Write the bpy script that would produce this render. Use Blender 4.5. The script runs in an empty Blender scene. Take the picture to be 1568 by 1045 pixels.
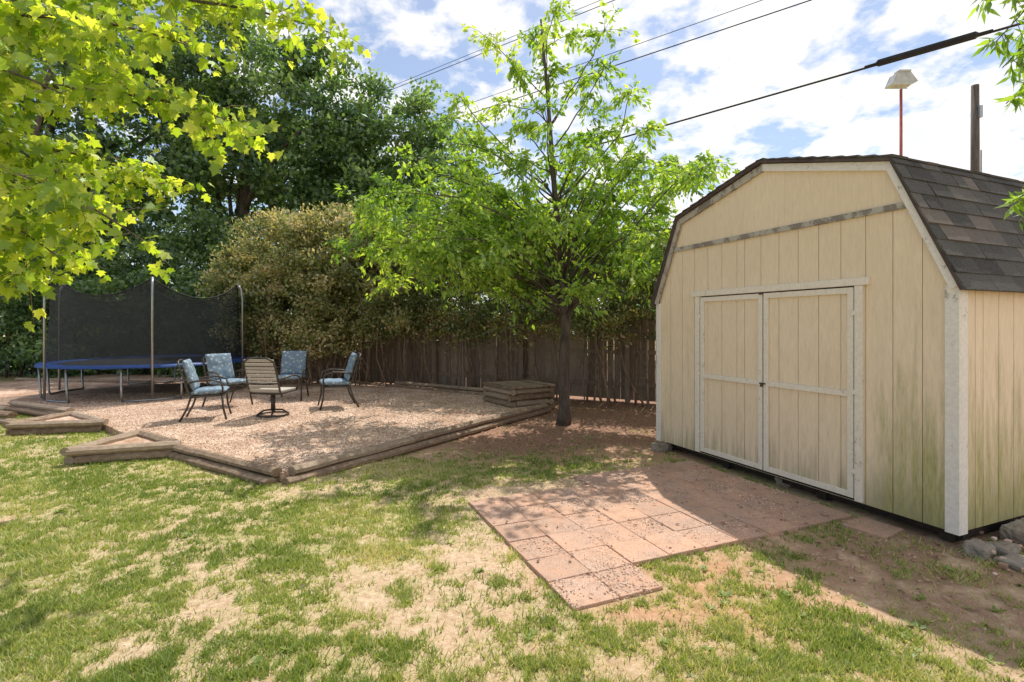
import bpy, math, random
import numpy as np
from mathutils import Vector, Matrix
random.seed(3); R=np.random.RandomState(7)
S=bpy.context.scene
COL=S.collection
def lin(c): return (c[0],c[1],c[2],1.0)
# ---------------------------------------------------------------- helpers
def link(o,parent=None):
    COL.objects.link(o)
    if parent: o.parent=parent
    return o
def empty(name,loc=(0,0,0),rz=0,sc=1):
    e=bpy.data.objects.new(name,None); e.location=loc; e.rotation_euler=(0,0,rz); e.scale=(sc,sc,sc); e.empty_display_size=.2
    return link(e)
def mesh(name,v,f,mat=None,parent=None,smooth=False,attr=None,bevel=0):
    me=bpy.data.meshes.new(name); me.from_pydata([tuple(map(float,p)) for p in v],[],[tuple(map(int,q)) for q in f]); 
    if attr:
        for k,a in attr.items():
            dom='FACE' if len(a)==len(me.polygons) else 'POINT'
            at=me.attributes.new(k,'FLOAT',dom); at.data.foreach_set('value',np.asarray(a,dtype=np.float32))
    if smooth: me.polygons.foreach_set('use_smooth',[True]*len(me.polygons))
    me.update()
    o=bpy.data.objects.new(name,me)
    if mat: me.materials.append(mat)
    link(o,parent)
    if bevel:
        b=o.modifiers.new('b','BEVEL'); b.width=bevel; b.segments=2; b.limit_method='ANGLE'
    return o
def fastmesh(name,V,k,mat,parent=None,attr=None):
    """V (n*k,3): n polygons of k verts"""
    n=len(V)//k
    me=bpy.data.meshes.new(name)
    me.vertices.add(n*k); me.vertices.foreach_set('co',np.asarray(V,dtype=np.float32).ravel())
    me.loops.add(n*k); me.loops.foreach_set('vertex_index',np.arange(n*k,dtype=np.int32))
    me.polygons.add(n); me.polygons.foreach_set('loop_start',np.arange(0,n*k,k,dtype=np.int32))
    try: me.polygons.foreach_set('loop_total',np.full(n,k,dtype=np.int32))
    except Exception: pass
    me.update(calc_edges=True)
    if attr is not None:
        at=me.attributes.new('lv','FLOAT','FACE'); at.data.foreach_set('value',np.asarray(attr,dtype=np.float32))
    me.materials.append(mat)
    o=bpy.data.objects.new(name,me); return link(o,parent)
class MB:
    def __init__(s): s.v=[];s.f=[];s.a=[]
    def add(s,v,f,a=0.5):
        n=len(s.v); s.v+=[tuple(p) for p in v]; s.f+=[tuple(i+n for i in q) for q in f]; s.a+=[a]*len(f)
    def box(s,c,h,rz=0,a=.5,tilt=None):
        M=Matrix.Rotation(rz,3,'Z')
        if tilt is not None: M=M@tilt
        v=[Vector(c)+M@Vector((sx*h[0],sy*h[1],sz*h[2])) for sx in(-1,1) for sy in(-1,1) for sz in(-1,1)]
        s.add(v,[(0,1,3,2),(4,6,7,5),(0,4,5,1),(2,3,7,6),(0,2,6,4),(1,5,7,3)],a)
    def bb(s,x0,x1,y0,y1,z0,z1,a=.5): s.box(((x0+x1)/2,(y0+y1)/2,(z0+z1)/2),(abs(x1-x0)/2,abs(y1-y0)/2,abs(z1-z0)/2),0,a)
    def prism(s,poly,y0,y1,a=.5,plane='xz'):
        n=len(poly)
        if plane=='xz': v=[(p[0],y0,p[1]) for p in poly]+[(p[0],y1,p[1]) for p in poly]
        elif plane=='xy': v=[(p[0],p[1],y0) for p in poly]+[(p[0],p[1],y1) for p in poly]
        f=[tuple(range(n)),tuple(range(2*n-1,n-1,-1))]+[(i,(i+1)%n,(i+1)%n+n,i+n) for i in range(n)]
        s.add(v,f,a)
    def tube(s,pts,rad,seg=6,a=.5,closed=False):
        pts=[Vector(p) for p in pts]; n=len(pts)
        if not hasattr(rad,'__len__'): rad=[rad]*n
        v=[];f=[]; up=None
        for i in range(n):
            if closed: t=pts[(i+1)%n]-pts[i-1]
            else: t=pts[min(i+1,n-1)]-pts[max(i-1,0)]
            t.normalize()
            if up is None: up=Vector((0,0,1)) if abs(t.z)<.9 else Vector((1,0,0))
            x=up-t*up.dot(t)
            if x.length<1e-4: x=t.orthogonal()
            x.normalize(); up=x; y=t.cross(x)
            for k in range(seg):
                an=2*math.pi*k/seg; v.append(pts[i]+(x*math.cos(an)+y*math.sin(an))*rad[i])
        m=n if closed else n-1
        for i in range(m):
            for k in range(seg):
                f.append((i*seg+k,i*seg+(k+1)%seg,((i+1)%n)*seg+(k+1)%seg,((i+1)%n)*seg+k))
        if not closed: f.append(tuple(range(seg-1,-1,-1))); f.append(tuple((n-1)*seg+k for k in range(seg)))
        s.add(v,f,a)
    def log(s,p,q,z,w,h,a=.5):
        """landscape timber: octagonal section, p,q xy"""
        p=Vector((p[0],p[1],0));q=Vector((q[0],q[1],0)); t=(q-p).normalized(); nrm=Vector((-t.y,t.x,0))
        c=.32
        sec=[(-.5,c-.5),(-.5,.5-c),(c-.5,.5),(.5-c,.5),(.5,.5-c),(.5,c-.5),(.5-c,-.5),(c-.5,-.5)]
        N=6;v=[];f=[]
        for i in range(N+1):
            b=p.lerp(q,i/N)+nrm*random.uniform(-.007,.007); dz=random.uniform(-.005,.005)
            for sx,sz in sec: v.append(b+nrm*sx*w+Vector((0,0,z+h/2+sz*h+dz)))
        for i in range(N):
            for k in range(8): f.append((i*8+k,i*8+(k+1)%8,(i+1)*8+(k+1)%8,(i+1)*8+k))
        f.append(tuple(range(7,-1,-1))); f.append(tuple(N*8+k for k in range(8)))
        s.add(v,f,a)
    def make(s,name,mat,parent=None,smooth=False,bevel=0):
        return mesh(name,s.v,s.f,mat,parent,smooth,{'lv':s.a},bevel)
def vnoise(x,y,scale,seed=0):
    rs=np.random.RandomState(seed); g=rs.rand(256,256)
    x=x*scale+1000.3;y=y*scale+1000.7
    xi=np.floor(x).astype(int);yi=np.floor(y).astype(int);fx=x-xi;fy=y-yi
    fx=fx*fx*(3-2*fx);fy=fy*fy*(3-2*fy)
    a=g[xi%256,yi%256];b=g[(xi+1)%256,yi%256];c=g[xi%256,(yi+1)%256];d=g[(xi+1)%256,(yi+1)%256]
    return (a*(1-fx)+b*fx)*(1-fy)+(c*(1-fx)+d*fx)*fy
def fbm(x,y,sc,seed=0,o=4):
    r=0;w=.5;t=0
    for i in range(o): r=r+w*vnoise(x,y,sc*2**i,seed+i); t+=w; w*=.55
    return r/t
def sstep(a,b,x): t=np.clip((x-a)/(b-a),0,1); return t*t*(3-2*t)
# ---------------------------------------------------------------- materials
class NT:
    def __init__(s,name):
        s.m=bpy.data.materials.new(name); s.m.use_nodes=True; s.t=s.m.node_tree; s.t.nodes.clear()
        s.out=s.n('ShaderNodeOutputMaterial')
    def n(s,ty,**k):
        x=s.t.nodes.new(ty)
        for a,b in k.items():
            if a=='ins':
                for i,v in b.items():
                    if hasattr(v,'is_output') : s.t.links.new(v,x.inputs[i])
                    else: x.inputs[i].default_value=v
            else: setattr(x,a,b)
        return x
    def l(s,a,b): s.t.links.new(a,b)
    def noise(s,scale,detail=4,rough=.6,vec=None):
        x=s.n('ShaderNodeTexNoise'); x.inputs['Scale'].default_value=scale; x.inputs['Detail'].default_value=detail; x.inputs['Roughness'].default_value=rough
        if vec is not None: s.l(vec,x.inputs['Vector'])
        return x.outputs['Fac']
    def ramp(s,fac,stops):
        x=s.n('ShaderNodeValToRGB'); e=x.color_ramp.elements
        e[0].position=stops[0][0]; e[0].color=lin(stops[0][1]); e[1].position=stops[-1][0]; e[1].color=lin(stops[-1][1])
        for p,c in stops[1:-1]:
            k=e.new(p); k.color=lin(c)
        s.l(fac,x.inputs[0]); return x.outputs[0]
    def mix(s,f,a,b,ty='MIX'):
        x=s.n('ShaderNodeMix',data_type='RGBA',blend_type=ty)
        for i,v in ((0,f),(6,a),(7,b)):
            if hasattr(v,'is_output'): s.l(v,x.inputs[i])
            else: x.inputs[i].default_value=v if i==0 else lin(v)
        return x.outputs[2]
    def math(s,op,a,b=0.0,clamp=False):
        x=s.n('ShaderNodeMath',operation=op,use_clamp=clamp)
        for i,v in ((0,a),(1,b)):
            if hasattr(v,'is_output'): s.l(v,x.inputs[i])
            else: x.inputs[i].default_value=v
        return x.outputs[0]
    def attr(s,nm): return s.n('ShaderNodeAttribute',attribute_name=nm).outputs['Fac']
    def obj(s): return s.n('ShaderNodeTexCoord').outputs['Object']
    def mapping(s,vec,scale):
        x=s.n('ShaderNodeMapping'); x.inputs['Scale'].default_value=scale; s.l(vec,x.inputs['Vector']); return x.outputs[0]
    def bump(s,h,strength=.5,dist=.01):
        x=s.n('ShaderNodeBump'); x.inputs['Strength'].default_value=strength; x.inputs['Distance'].default_value=dist; s.l(h,x.inputs['Height']); return x.outputs[0]
    def pbr(s,col,rough=.8,nrm=None,metal=0,spec=.3):
        b=s.n('ShaderNodeBsdfPrincipled')
        if hasattr(col,'is_output'): s.l(col,b.inputs['Base Color'])
        else: b.inputs['Base Color'].default_value=lin(col)
        if hasattr(rough,'is_output'): s.l(rough,b.inputs['Roughness'])
        else: b.inputs['Roughness'].default_value=rough
        b.inputs['Metallic'].default_value=metal; b.inputs['Specular IOR Level'].default_value=spec
        if nrm is not None: s.l(nrm,b.inputs['Normal'])
        s.l(b.outputs[0],s.out.inputs[0]); return b
def simple(name,c1,c2,scale=8,rough=.8,bump=.3,dist=.005,metal=0,stretch=None,spec=.3):
    t=NT(name); o=t.obj()
    if stretch: o=t.mapping(o,stretch)
    f=t.noise(scale,6,.65,o); c=t.ramp(f,[(.3,c1),(.7,c2)])
    t.pbr(c,rough,t.bump(f,bump,dist) if bump else None,metal,spec); return t.m
def leafmat(name,stops,trans=.45,tcol=(1.25,1.25,.5),gloss=.06):
    t=NT(name); c=t.ramp(t.attr('lv'),stops)
    d=t.n('ShaderNodeBsdfDiffuse'); t.l(c,d.inputs[0])
    tc=t.mix(1.0,c,tcol,'MULTIPLY'); tr=t.n('ShaderNodeBsdfTranslucent'); t.l(tc,tr.inputs[0])
    m=t.n('ShaderNodeMixShader'); m.inputs[0].default_value=trans; t.l(d.outputs[0],m.inputs[1]); t.l(tr.outputs[0],m.inputs[2])
    g=t.n('ShaderNodeBsdfGlossy'); g.inputs['Roughness'].default_value=.5; g.inputs[0].default_value=(.9,.95,1,1)
    m2=t.n('ShaderNodeMixShader'); m2.inputs[0].default_value=gloss; t.l(m.outputs[0],m2.inputs[1]); t.l(g.outputs[0],m2.inputs[2])
    t.l(m2.outputs[0],t.out.inputs[0]); return t.m

# ground
t=NT('lawn_soil'); o=t.obj()
n1=t.noise(2.2,8,.7,o); n2=t.noise(26,8,.75,o); n3=t.noise(120,4,.7,o)
soil=t.ramp(n2,[(.3,(.40,.26,.16)),(.5,(.63,.45,.30)),(.72,(.80,.65,.48))])
redsoil=t.ramp(n2,[(.3,(.42,.20,.11)),(.7,(.72,.42,.26))])
soil=t.mix(t.attr('red'),soil,redsoil)
grs=t.ramp(n2,[(.3,(.22,.21,.07)),(.5,(.43,.39,.17)),(.70,(.68,.57,.36))])
gm=t.math('MULTIPLY',t.attr('grass'),t.ramp(n1,[(.3,(.65,.65,.65)),(.6,(1,1,1))]) ,True)
c=t.mix(gm,soil,grs)
lit=t.ramp(n3,[(.3,(.13,.065,.045)),(.5,(.32,.18,.125)),(.68,(.56,.37,.28))])
lf=t.math('MULTIPLY',t.attr('litter'),t.ramp(n2,[(.35,(.5,.5,.5)),(.5,(1,1,1))]),True)
c=t.mix(lf,c,lit)
t.pbr(c,.95,t.bump(t.math('ADD',n2,n3),.7,.02),0,.1); M_ground=t.m
# gravel
t=NT('pea_gravel'); o=t.obj()
vo=t.n('ShaderNodeTexVoronoi'); vo.inputs['Scale'].default_value=55; t.l(o,vo.inputs['Vector'])
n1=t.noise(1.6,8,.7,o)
sc=t.n('ShaderNodeSeparateColor'); t.l(vo.outputs['Color'],sc.inputs[0])
c=t.ramp(sc.outputs[0],[(0,(.34,.20,.13)),(.35,(.58,.395,.285)),(.8,(.78,.59,.46)),(1,(.86,.74,.63))])
c2=t.mix(t.ramp(n1,[(.42,(0,0,0)),(.60,(.75,.75,.75))]),c,(.34,.19,.12))  # brown mulch patches, strengthened to paint hedge shade into the gravel colour
t.pbr(c2,.9,t.bump(vo.outputs['Distance'],.8,-.012),0,.15); M_gravel=t.m
M_pebble=NT('pebble_stone'); 
M_pebble.pbr(M_pebble.ramp(M_pebble.attr('lv'),[(0,(.30,.17,.11)),(.5,(.61,.43,.31)),(1,(.84,.70,.58))]),.85); M_pebble=M_pebble.m
# pavers
t=NT('aggregate_paver'); o=t.obj()
n2=t.noise(150,3,.7,o); n1=t.noise(2.4,8,.75,o); n4=t.noise(45,4,.7,o); n5=t.noise(9,6,.7,o)
c=t.ramp(n2,[(.32,(.27,.16,.115)),(.5,(.55,.355,.26)),(.68,(.81,.64,.53))])
c=t.mix(t.ramp(n1,[(.42,(0,0,0)),(.62,(.85,.85,.85))]),c,(.70,.41,.27))
c=t.mix(t.ramp(n5,[(.50,(0,0,0)),(.72,(.5,.5,.5))]),c,(.26,.165,.12))
c=t.mix(t.ramp(t.attr('lv'),[(0,(.4,.4,.4)),(1,(0,0,0))]),c,(.32,.22,.17))
t.pbr(c,.9,t.bump(t.math('ADD',n2,n4),.8,.008),0,.2); M_paver=t.m
# wood
def woodmat(name,c1,c2,c3,sx=(18,18,1.5),scale=3):
    t=NT(name); o=t.mapping(t.obj(),sx); n=t.noise(scale,7,.7,o); n0=t.noise(1.3,6,.6,t.obj())
    c=t.ramp(n,[(.3,c1),(.5,c2),(.72,c3)])
    c=t.mix(t.ramp(n0,[(.45,(0,0,0)),(.75,(.5,.5,.5))]),c,c1)
    c=t.mix(.4,c,t.ramp(t.attr('lv'),[(0,c1),(1,c3)]))
    t.pbr(c,.88,t.bump(n,.5,.004),0,.15); return t.m
M_fence=woodmat('fence_wood',(.14,.10,.08),(.28,.21,.165),(.44,.36,.30))
M_timber=woodmat('weathered_timber',(.12,.075,.048),(.27,.185,.125),(.52,.43,.34),(5,5,9))
M_bark=simple('tree_bark',(.045,.036,.03),(.15,.12,.10),14,.95,.8,.02,stretch=(1,1,.35))
M_twig=simple('twig_bark',(.13,.085,.06),(.34,.25,.19),10,.9,.2)
# shed siding
def siding(name,base,dark):
    t=NT(name); o=t.obj()
    n=t.noise(2.2,8,.7,t.mapping(o,(6,6,.55))); nf=t.noise(60,4,.7,t.mapping(o,(1,1,.15))); nb=t.noise(1.1,5,.6,o); nd=t.noise(4,9,.78,t.mapping(o,(2.2,2.2,.4)))
    c=t.ramp(nf,[(.3,tuple(x*.9 for x in base)),(.7,tuple(min(1,x*1.07) for x in base))])
    c=t.mix(t.ramp(nb,[(.4,(0,0,0)),(.75,(.4,.4,.4))]),c,dark)
    sx=t.n('ShaderNodeSeparateXYZ'); t.l(o,sx.inputs[0])
    lowf=t.n('ShaderNodeMapRange',ins={0:sx.outputs[2],1:2.4,2:.1,3:.2,4:1.0})
    st=t.math('MULTIPLY',t.ramp(nd,[(.52,(0,0,0)),(.74,(.6,.6,.6))]),lowf.outputs[0])
    c=t.mix(st,c,(.46,.37,.26))
    zf=t.n('ShaderNodeMapRange',ins={0:sx.outputs[2],1:2.1,2:.05,3:0.0,4:1.0})
    xf=t.n('ShaderNodeMapRange',ins={0:sx.outputs[0],1:.85,2:.45,3:0.0,4:1.0})
    mf=t.math('MULTIPLY',zf.outputs[0],xf.outputs[0])
    mf=t.math('ADD',mf,t.math('MULTIPLY',t.math('SUBTRACT',n,.5),1.6))
    mm=t.ramp(mf,[(.42,(0,0,0)),(.95,(.8,.8,.8))])
    c=t.mix(mm,c,t.ramp(nf,[(.35,(.25,.25,.06)),(.65,(.44,.42,.16))]))
    mm2=t.n('ShaderNodeMapRange',ins={0:t.math('ADD',sx.outputs[2],t.math('MULTIPLY',t.math('SUBTRACT',n,.5),1.4)),1:.38,2:.05,3:0,4:.55})
    c=t.mix(mm2.outputs[0],c,(.26,.24,.12))
    t.pbr(c,.75,t.bump(nf,.3,.003),0,.25); return t.m
M_siding=siding('painted_siding',(.85,.695,.505),(.73,.58,.40))
def peel(name,a,b,lo=.56):
    t=NT(name); o=t.obj(); n=t.noise(7,8,.75,t.mapping(o,(1,1,.7))); n2=t.noise(40,3,.6,o)
    c=t.mix(t.ramp(n,[(lo,(0,0,0)),(lo+.06,(1,1,1))]),t.ramp(n2,[(.3,tuple(x*.85 for x in a)),(.7,a)]),b)
    t.pbr(c,.7,t.bump(n,.4,.003),0,.3); return t.m
M_white=peel('peeling_white_trim',(.86,.81,.74),(.42,.37,.30),.59)
M_greytrim=peel('peeling_grey_trim',(.50,.46,.39),(.24,.21,.18),.47)
M_doortrim=peel('door_trim_paint',(.87,.79,.67),(.50,.43,.33),.60)
t=NT('asphalt_shingle'); n=t.noise(90,3,.7,t.obj()); c=t.ramp(t.attr('lv'),[(0,(.04,.037,.037)),(.6,(.11,.105,.10)),(1,(.23,.19,.165))])
c=t.mix(.45,c,t.ramp(n,[(.3,(.02,.02,.02)),(.7,(.20,.19,.18))])); t.pbr(c,.95,t.bump(n,.6,.004),0,.15); M_shingle=t.m
M_dark=simple('dark_wood',(.02,.015,.012),(.06,.045,.035),9,.9,.3)
M_drip=simple('brown_drip_edge',(.06,.04,.035),(.12,.09,.08),9,.6,.1)
M_metal=simple('galvanised_steel',(.30,.31,.32),(.45,.46,.47),12,.4,.05,metal=.8)
M_bronze=simple('bronze_aluminium',(.05,.045,.04),(.11,.095,.08),20,.5,.1,metal=.4)
M_bluepad=simple('blue_vinyl_pad',(.015,.04,.17),(.03,.08,.28),4,.45,.1)
t=NT('blue_cushion'); o=t.obj(); v=t.n('ShaderNodeTexVoronoi'); v.inputs['Scale'].default_value=14; t.l(o,v.inputs['Vector'])
c=t.ramp(v.outputs['Distance'],[(.18,(.50,.55,.57)),(.3,(.23,.31,.38)),(.55,(.18,.25,.33))]); t.pbr(c,.9,None,0,.1); M_cush=t.m
M_tansling=simple('tan_sling_fabric',(.36,.33,.29),(.50,.46,.41),60,.8,.1)
M_mat=simple('trampoline_mat',(.015,.015,.017),(.03,.03,.034),30,.7,0)
M_concrete=simple('concrete_block',(.20,.165,.13),(.38,.33,.26),9,.95,.6,.01)
M_redpole=simple('red_painted_pole',(.32,.06,.05),(.48,.14,.11),6,.6,.1)
M_polewood=simple('utility_pole_wood',(.07,.055,.045),(.17,.135,.11),6,.9,.3,stretch=(3,3,.3))
M_wire=simple('black_cable',(.02,.02,.02),(.035,.035,.035),5,.7,0)
M_lamp=simple('lamp_housing',(.35,.36,.36),(.55,.56,.55),5,.5,0)
t=NT('safety_net'); d=t.n('ShaderNodeBsdfDiffuse'); d.inputs[0].default_value=(.05,.055,.06,1); tr=t.n('ShaderNodeBsdfTransparent')
mx=t.n('ShaderNodeMixShader'); mx.inputs[0].default_value=.62; t.l(tr.outputs[0],mx.inputs[1]); t.l(d.outputs[0],mx.inputs[2]); t.l(mx.outputs[0],t.out.inputs[0]); M_net=t.m
# leaves
L_bright=leafmat('bright_young_leaf',[(0,(.10,.21,.03)),(.5,(.26,.42,.055)),(1,(.54,.64,.13))],.58,(1.6,1.55,.6),.05)
L_syc=leafmat('sycamore_leaf',[(0,(.11,.21,.02)),(.5,(.30,.44,.05)),(1,(.62,.69,.14))],.64,(1.7,1.55,.5),.04)
L_dark=leafmat('dark_oak_leaf',[(0,(.035,.08,.028)),(.5,(.115,.21,.065)),(1,(.32,.45,.14))],.46,(1.5,1.5,.7),.06)
L_hedge=leafmat('hedge_leaf',[(0,(.05,.08,.024)),(.5,(.16,.22,.065)),(.8,(.33,.33,.13)),(1,(.44,.27,.17))],.42,(1.4,1.35,.6),.07)
L_shrub=leafmat('flowering_shrub_leaf',[(0,(.09,.12,.03)),(.4,(.25,.30,.09)),(.7,(.50,.45,.21)),(1,(.80,.64,.44))],.45,(1.45,1.3,.8),.06)
L_grass=leafmat('grass_blade',[(0,(.16,.24,.045)),(.55,(.35,.43,.12)),(.85,(.57,.57,.24)),(1,(.76,.65,.42))],.42,(1.25,1.2,.6),.03)
L_litter=leafmat('dry_leaf',[(0,(.12,.06,.04)),(.5,(.34,.19,.125)),(1,(.62,.44,.33))],.1,(1,1,1),.02)

# ---------------------------------------------------------------- world / sun / camera
EL=math.radians(59.5); AZ=math.radians(21)
w=bpy.data.worlds.new('World'); S.world=w; w.use_nodes=True; nt=w.node_tree; nt.nodes.clear()
def N(ty,**k):
    x=nt.nodes.new(ty)
    for a,b in k.items(): setattr(x,a,b)
    return x
sky=N('ShaderNodeTexSky',sky_type='NISHITA'); sky.sun_disc=False; sky.sun_elevation=EL; sky.sun_rotation=AZ; sky.air_density=1.0; sky.dust_density=.7; sky.ozone_density=1.5
tc=N('ShaderNodeTexCoord'); sp=N('ShaderNodeSeparateXYZ'); nt.links.new(tc.outputs['Generated'],sp.inputs[0])
def wm(op,a,b=0.0,cl=False):
    x=N('ShaderNodeMath',operation=op,use_clamp=cl)
    for i,v in ((0,a),(1,b)):
        if hasattr(v,'is_output'): nt.links.new(v,x.inputs[i])
        else: x.inputs[i].default_value=v
    return x.outputs[0]
zz=wm('ADD',wm('MAXIMUM',sp.outputs[2],0.0),.25)
cx=wm('DIVIDE',sp.outputs[0],zz); cy=wm('DIVIDE',sp.outputs[1],zz)
cb=N('ShaderNodeCombineXYZ'); nt.links.new(cx,cb.inputs[0]); nt.links.new(cy,cb.inputs[1]); cb.inputs[2].default_value=3.3
def wn(scale,det,ro,dist):
    n1=N('ShaderNodeTexNoise'); n1.inputs['Scale'].default_value=scale; n1.inputs['Detail'].default_value=det; n1.inputs['Roughness'].default_value=ro; n1.inputs['Distortion'].default_value=dist; nt.links.new(cb.outputs[0],n1.inputs['Vector']); return n1.outputs['Fac']
na=wn(7.5,9,.56,.12); nb_=wn(1.5,3,.5,0)
cf=wm('ADD',wm('ADD',wm('MULTIPLY',na,.76),wm('MULTIPLY',nb_,.24)),wm('MULTIPLY',wm('ADD',cx,-.15),.055))
rp=N('ShaderNodeValToRGB'); E=rp.color_ramp.elements; E[0].position=.445; E[0].color=(.08,.08,.08,1); E[1].position=.56; E[1].color=(1,1,1,1); nt.links.new(cf,rp.inputs[0])
rc=N('ShaderNodeValToRGB'); E=rc.color_ramp.elements; E[0].position=.54; E[0].color=(1,1,1,1); E[1].position=.70; E[1].color=(.82,.85,.89,1); nt.links.new(cf,rc.inputs[0])
cm=N('ShaderNodeMix',data_type='RGBA',blend_type='MULTIPLY'); cm.inputs[0].default_value=1; cm.inputs[6].default_value=(8.0,7.8,7.6,1); nt.links.new(rc.outputs[0],cm.inputs[7])
mx=N('ShaderNodeMix',data_type='RGBA'); nt.links.new(rp.outputs[0],mx.inputs[0]); nt.links.new(sky.outputs[0],mx.inputs[6]); nt.links.new(cm.outputs[2],mx.inputs[7])
bg=N('ShaderNodeBackground'); bg.inputs[1].default_value=.15; nt.links.new(mx.outputs[2],bg.inputs[0])
wo=N('ShaderNodeOutputWorld'); nt.links.new(bg.outputs[0],wo.inputs[0])
sl=bpy.data.lights.new('sun','SUN'); sl.energy=5; sl.angle=math.radians(.5); sl.color=(1,.95,.86)
so=bpy.data.objects.new('sun',sl); link(so)
sd=Vector((math.sin(AZ)*math.cos(EL),math.cos(AZ)*math.cos(EL),math.sin(EL)))
so.rotation_euler=sd.to_track_quat('Z','Y').to_euler(); so.location=sd*40
cam=bpy.data.cameras.new('camera'); co=bpy.data.objects.new('camera',cam); link(co); co.location=(0,0,1.55); co.rotation_euler=(math.radians(90),0,0)
cam.sensor_width=36; cam.lens=18.09; cam.shift_y=-.0156; cam.clip_end=2000; S.camera=co
S.view_settings.view_transform='Standard'; S.view_settings.look='None'; S.view_settings.exposure=0

# ---------------------------------------------------------------- ground
P0=np.array([3.11,3.60]); D1=np.array([-.391,.9205]); D2=np.array([.9205,.391])
def uv(x,y): return (x-P0[0])*D1[0]+(y-P0[1])*D1[1],(x-P0[0])*D2[0]+(y-P0[1])*D2[1]
TER=[(-2.25,5.05),(-.85,7.3),(.62,9.35),(.62,10.1),(-2.75,12.2),(-6,14.4),(-12,15.2),(-13.5,11.2),(-9.0,9.25),(-7.0,8.25),(-5.93,7.5),(-4.9,6.65),(-4.0,6.12)]
def inpoly(x,y,P):
    r=np.zeros(x.shape,bool)
    for i in range(len(P)):
        x1,y1=P[i];x2,y2=P[i-1]
        c=((y1>y)!=(y2>y))&(x<(x2-x1)*(y-y1)/((y2-y1)+1e-12)+x1); r^=c
    return r
def fields(x,y):
    u,v=uv(x,y)
    n=fbm(x,y,1.3,11); n2=fbm(x,y,7,31,3)
    g=.77+(n-.5)*1.6+(n2-.5)*1.5
    g=g-.6*sstep(5.0,7.2,y)*sstep(-2.6,-.6,x)
    g=g-.65*np.exp(-((x-.9)**2+(y-3.1)**2)/.45)
    g=g-.5*sstep(-2.4,-1.2,v)*sstep(1.0,-.3,u)
    g=g-.30*np.exp(-((x+.6)**2/.8+(y-2.4)**2/.5))
    g=g-.22*np.exp(-((x+.2)**2/.5+(y-3.9)**2/1.5))
    g=g+.15*sstep(-1.0,-3.5,x)
    g=np.clip(g,0,1)
    l=sstep(5.4,7.0,y+ .5*(n-.5)*3)*sstep(-2.2,-.2,x-(y-7)*-.2)
    l=np.maximum(l,.75*sstep(-1.9,-.7,v)*sstep(1.0,.2,u)*sstep(.3,.6,n2+.1))
    l=np.maximum(l,sstep(10.5,12.5,y)*sstep(-9,-7,x))
    r=np.exp(-((u-.3)**2/.3+(v+2.0)**2/.9))+.5*sstep(4.5,6,y)*sstep(-2,0,x)+.35*np.clip((n-.5)*4,0,1)
    return g,np.clip(l,0,1),np.clip(r,0,1)
xs=np.concatenate([[-900,-400,-150,-70,-40,-25],np.arange(-16,-7,.25),np.arange(-7,7,.055),[7.5,9,12,18,30,60,150,400,900]])
ys=np.concatenate([[-300,-60,-10,0,1],np.arange(1.4,10,.055),np.arange(10,18,.25),[20,25,35,60,120,300,900,1500]])
X,Y=np.meshgrid(xs,ys,indexing='ij')
near=(np.abs(X)<16)&(Y>0)&(Y<18)
Z=(fbm(X,Y,3,5,4)-.5)*.035*near+(fbm(X,Y,.6,8,2)-.5)*.05*near
u_,v_=uv(X,Y)
Z=Z*np.where((u_>-.3)&(v_>-3.3)&(u_<3.6),.3,1)-.012
nx,ny=X.shape
idx=np.arange(nx*ny).reshape(nx,ny)
F=np.stack([idx[:-1,:-1],idx[1:,:-1],idx[1:,1:],idx[:-1,1:]],-1).reshape(-1,4)
g,l,r=fields(X,Y)
far=~near; g=np.where(far,.8,g); l=np.where(far,0,l)
me=bpy.data.meshes.new('ground'); me.from_pydata(np.stack([X,Y,Z],-1).reshape(-1,3).tolist(),[],F.tolist())
for k,a in (('grass',g),('litter',l),('red',r)):
    at=me.attributes.new(k,'FLOAT','POINT'); at.data.foreach_set('value',a.ravel().astype(np.float32))
me.polygons.foreach_set('use_smooth',[True]*len(me.polygons)); me.materials.append(M_ground)
link(bpy.data.objects.new('ground',me))
def gz(x,y):
    zz=(fbm(x,y,3,5,4)-.5)*.035+(fbm(x,y,.6,8,2)-.5)*.05; u,v=uv(x,y)
    return zz*np.where((u>-.3)&(v>-3.3)&(u<3.6),.3,1)-.012
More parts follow.
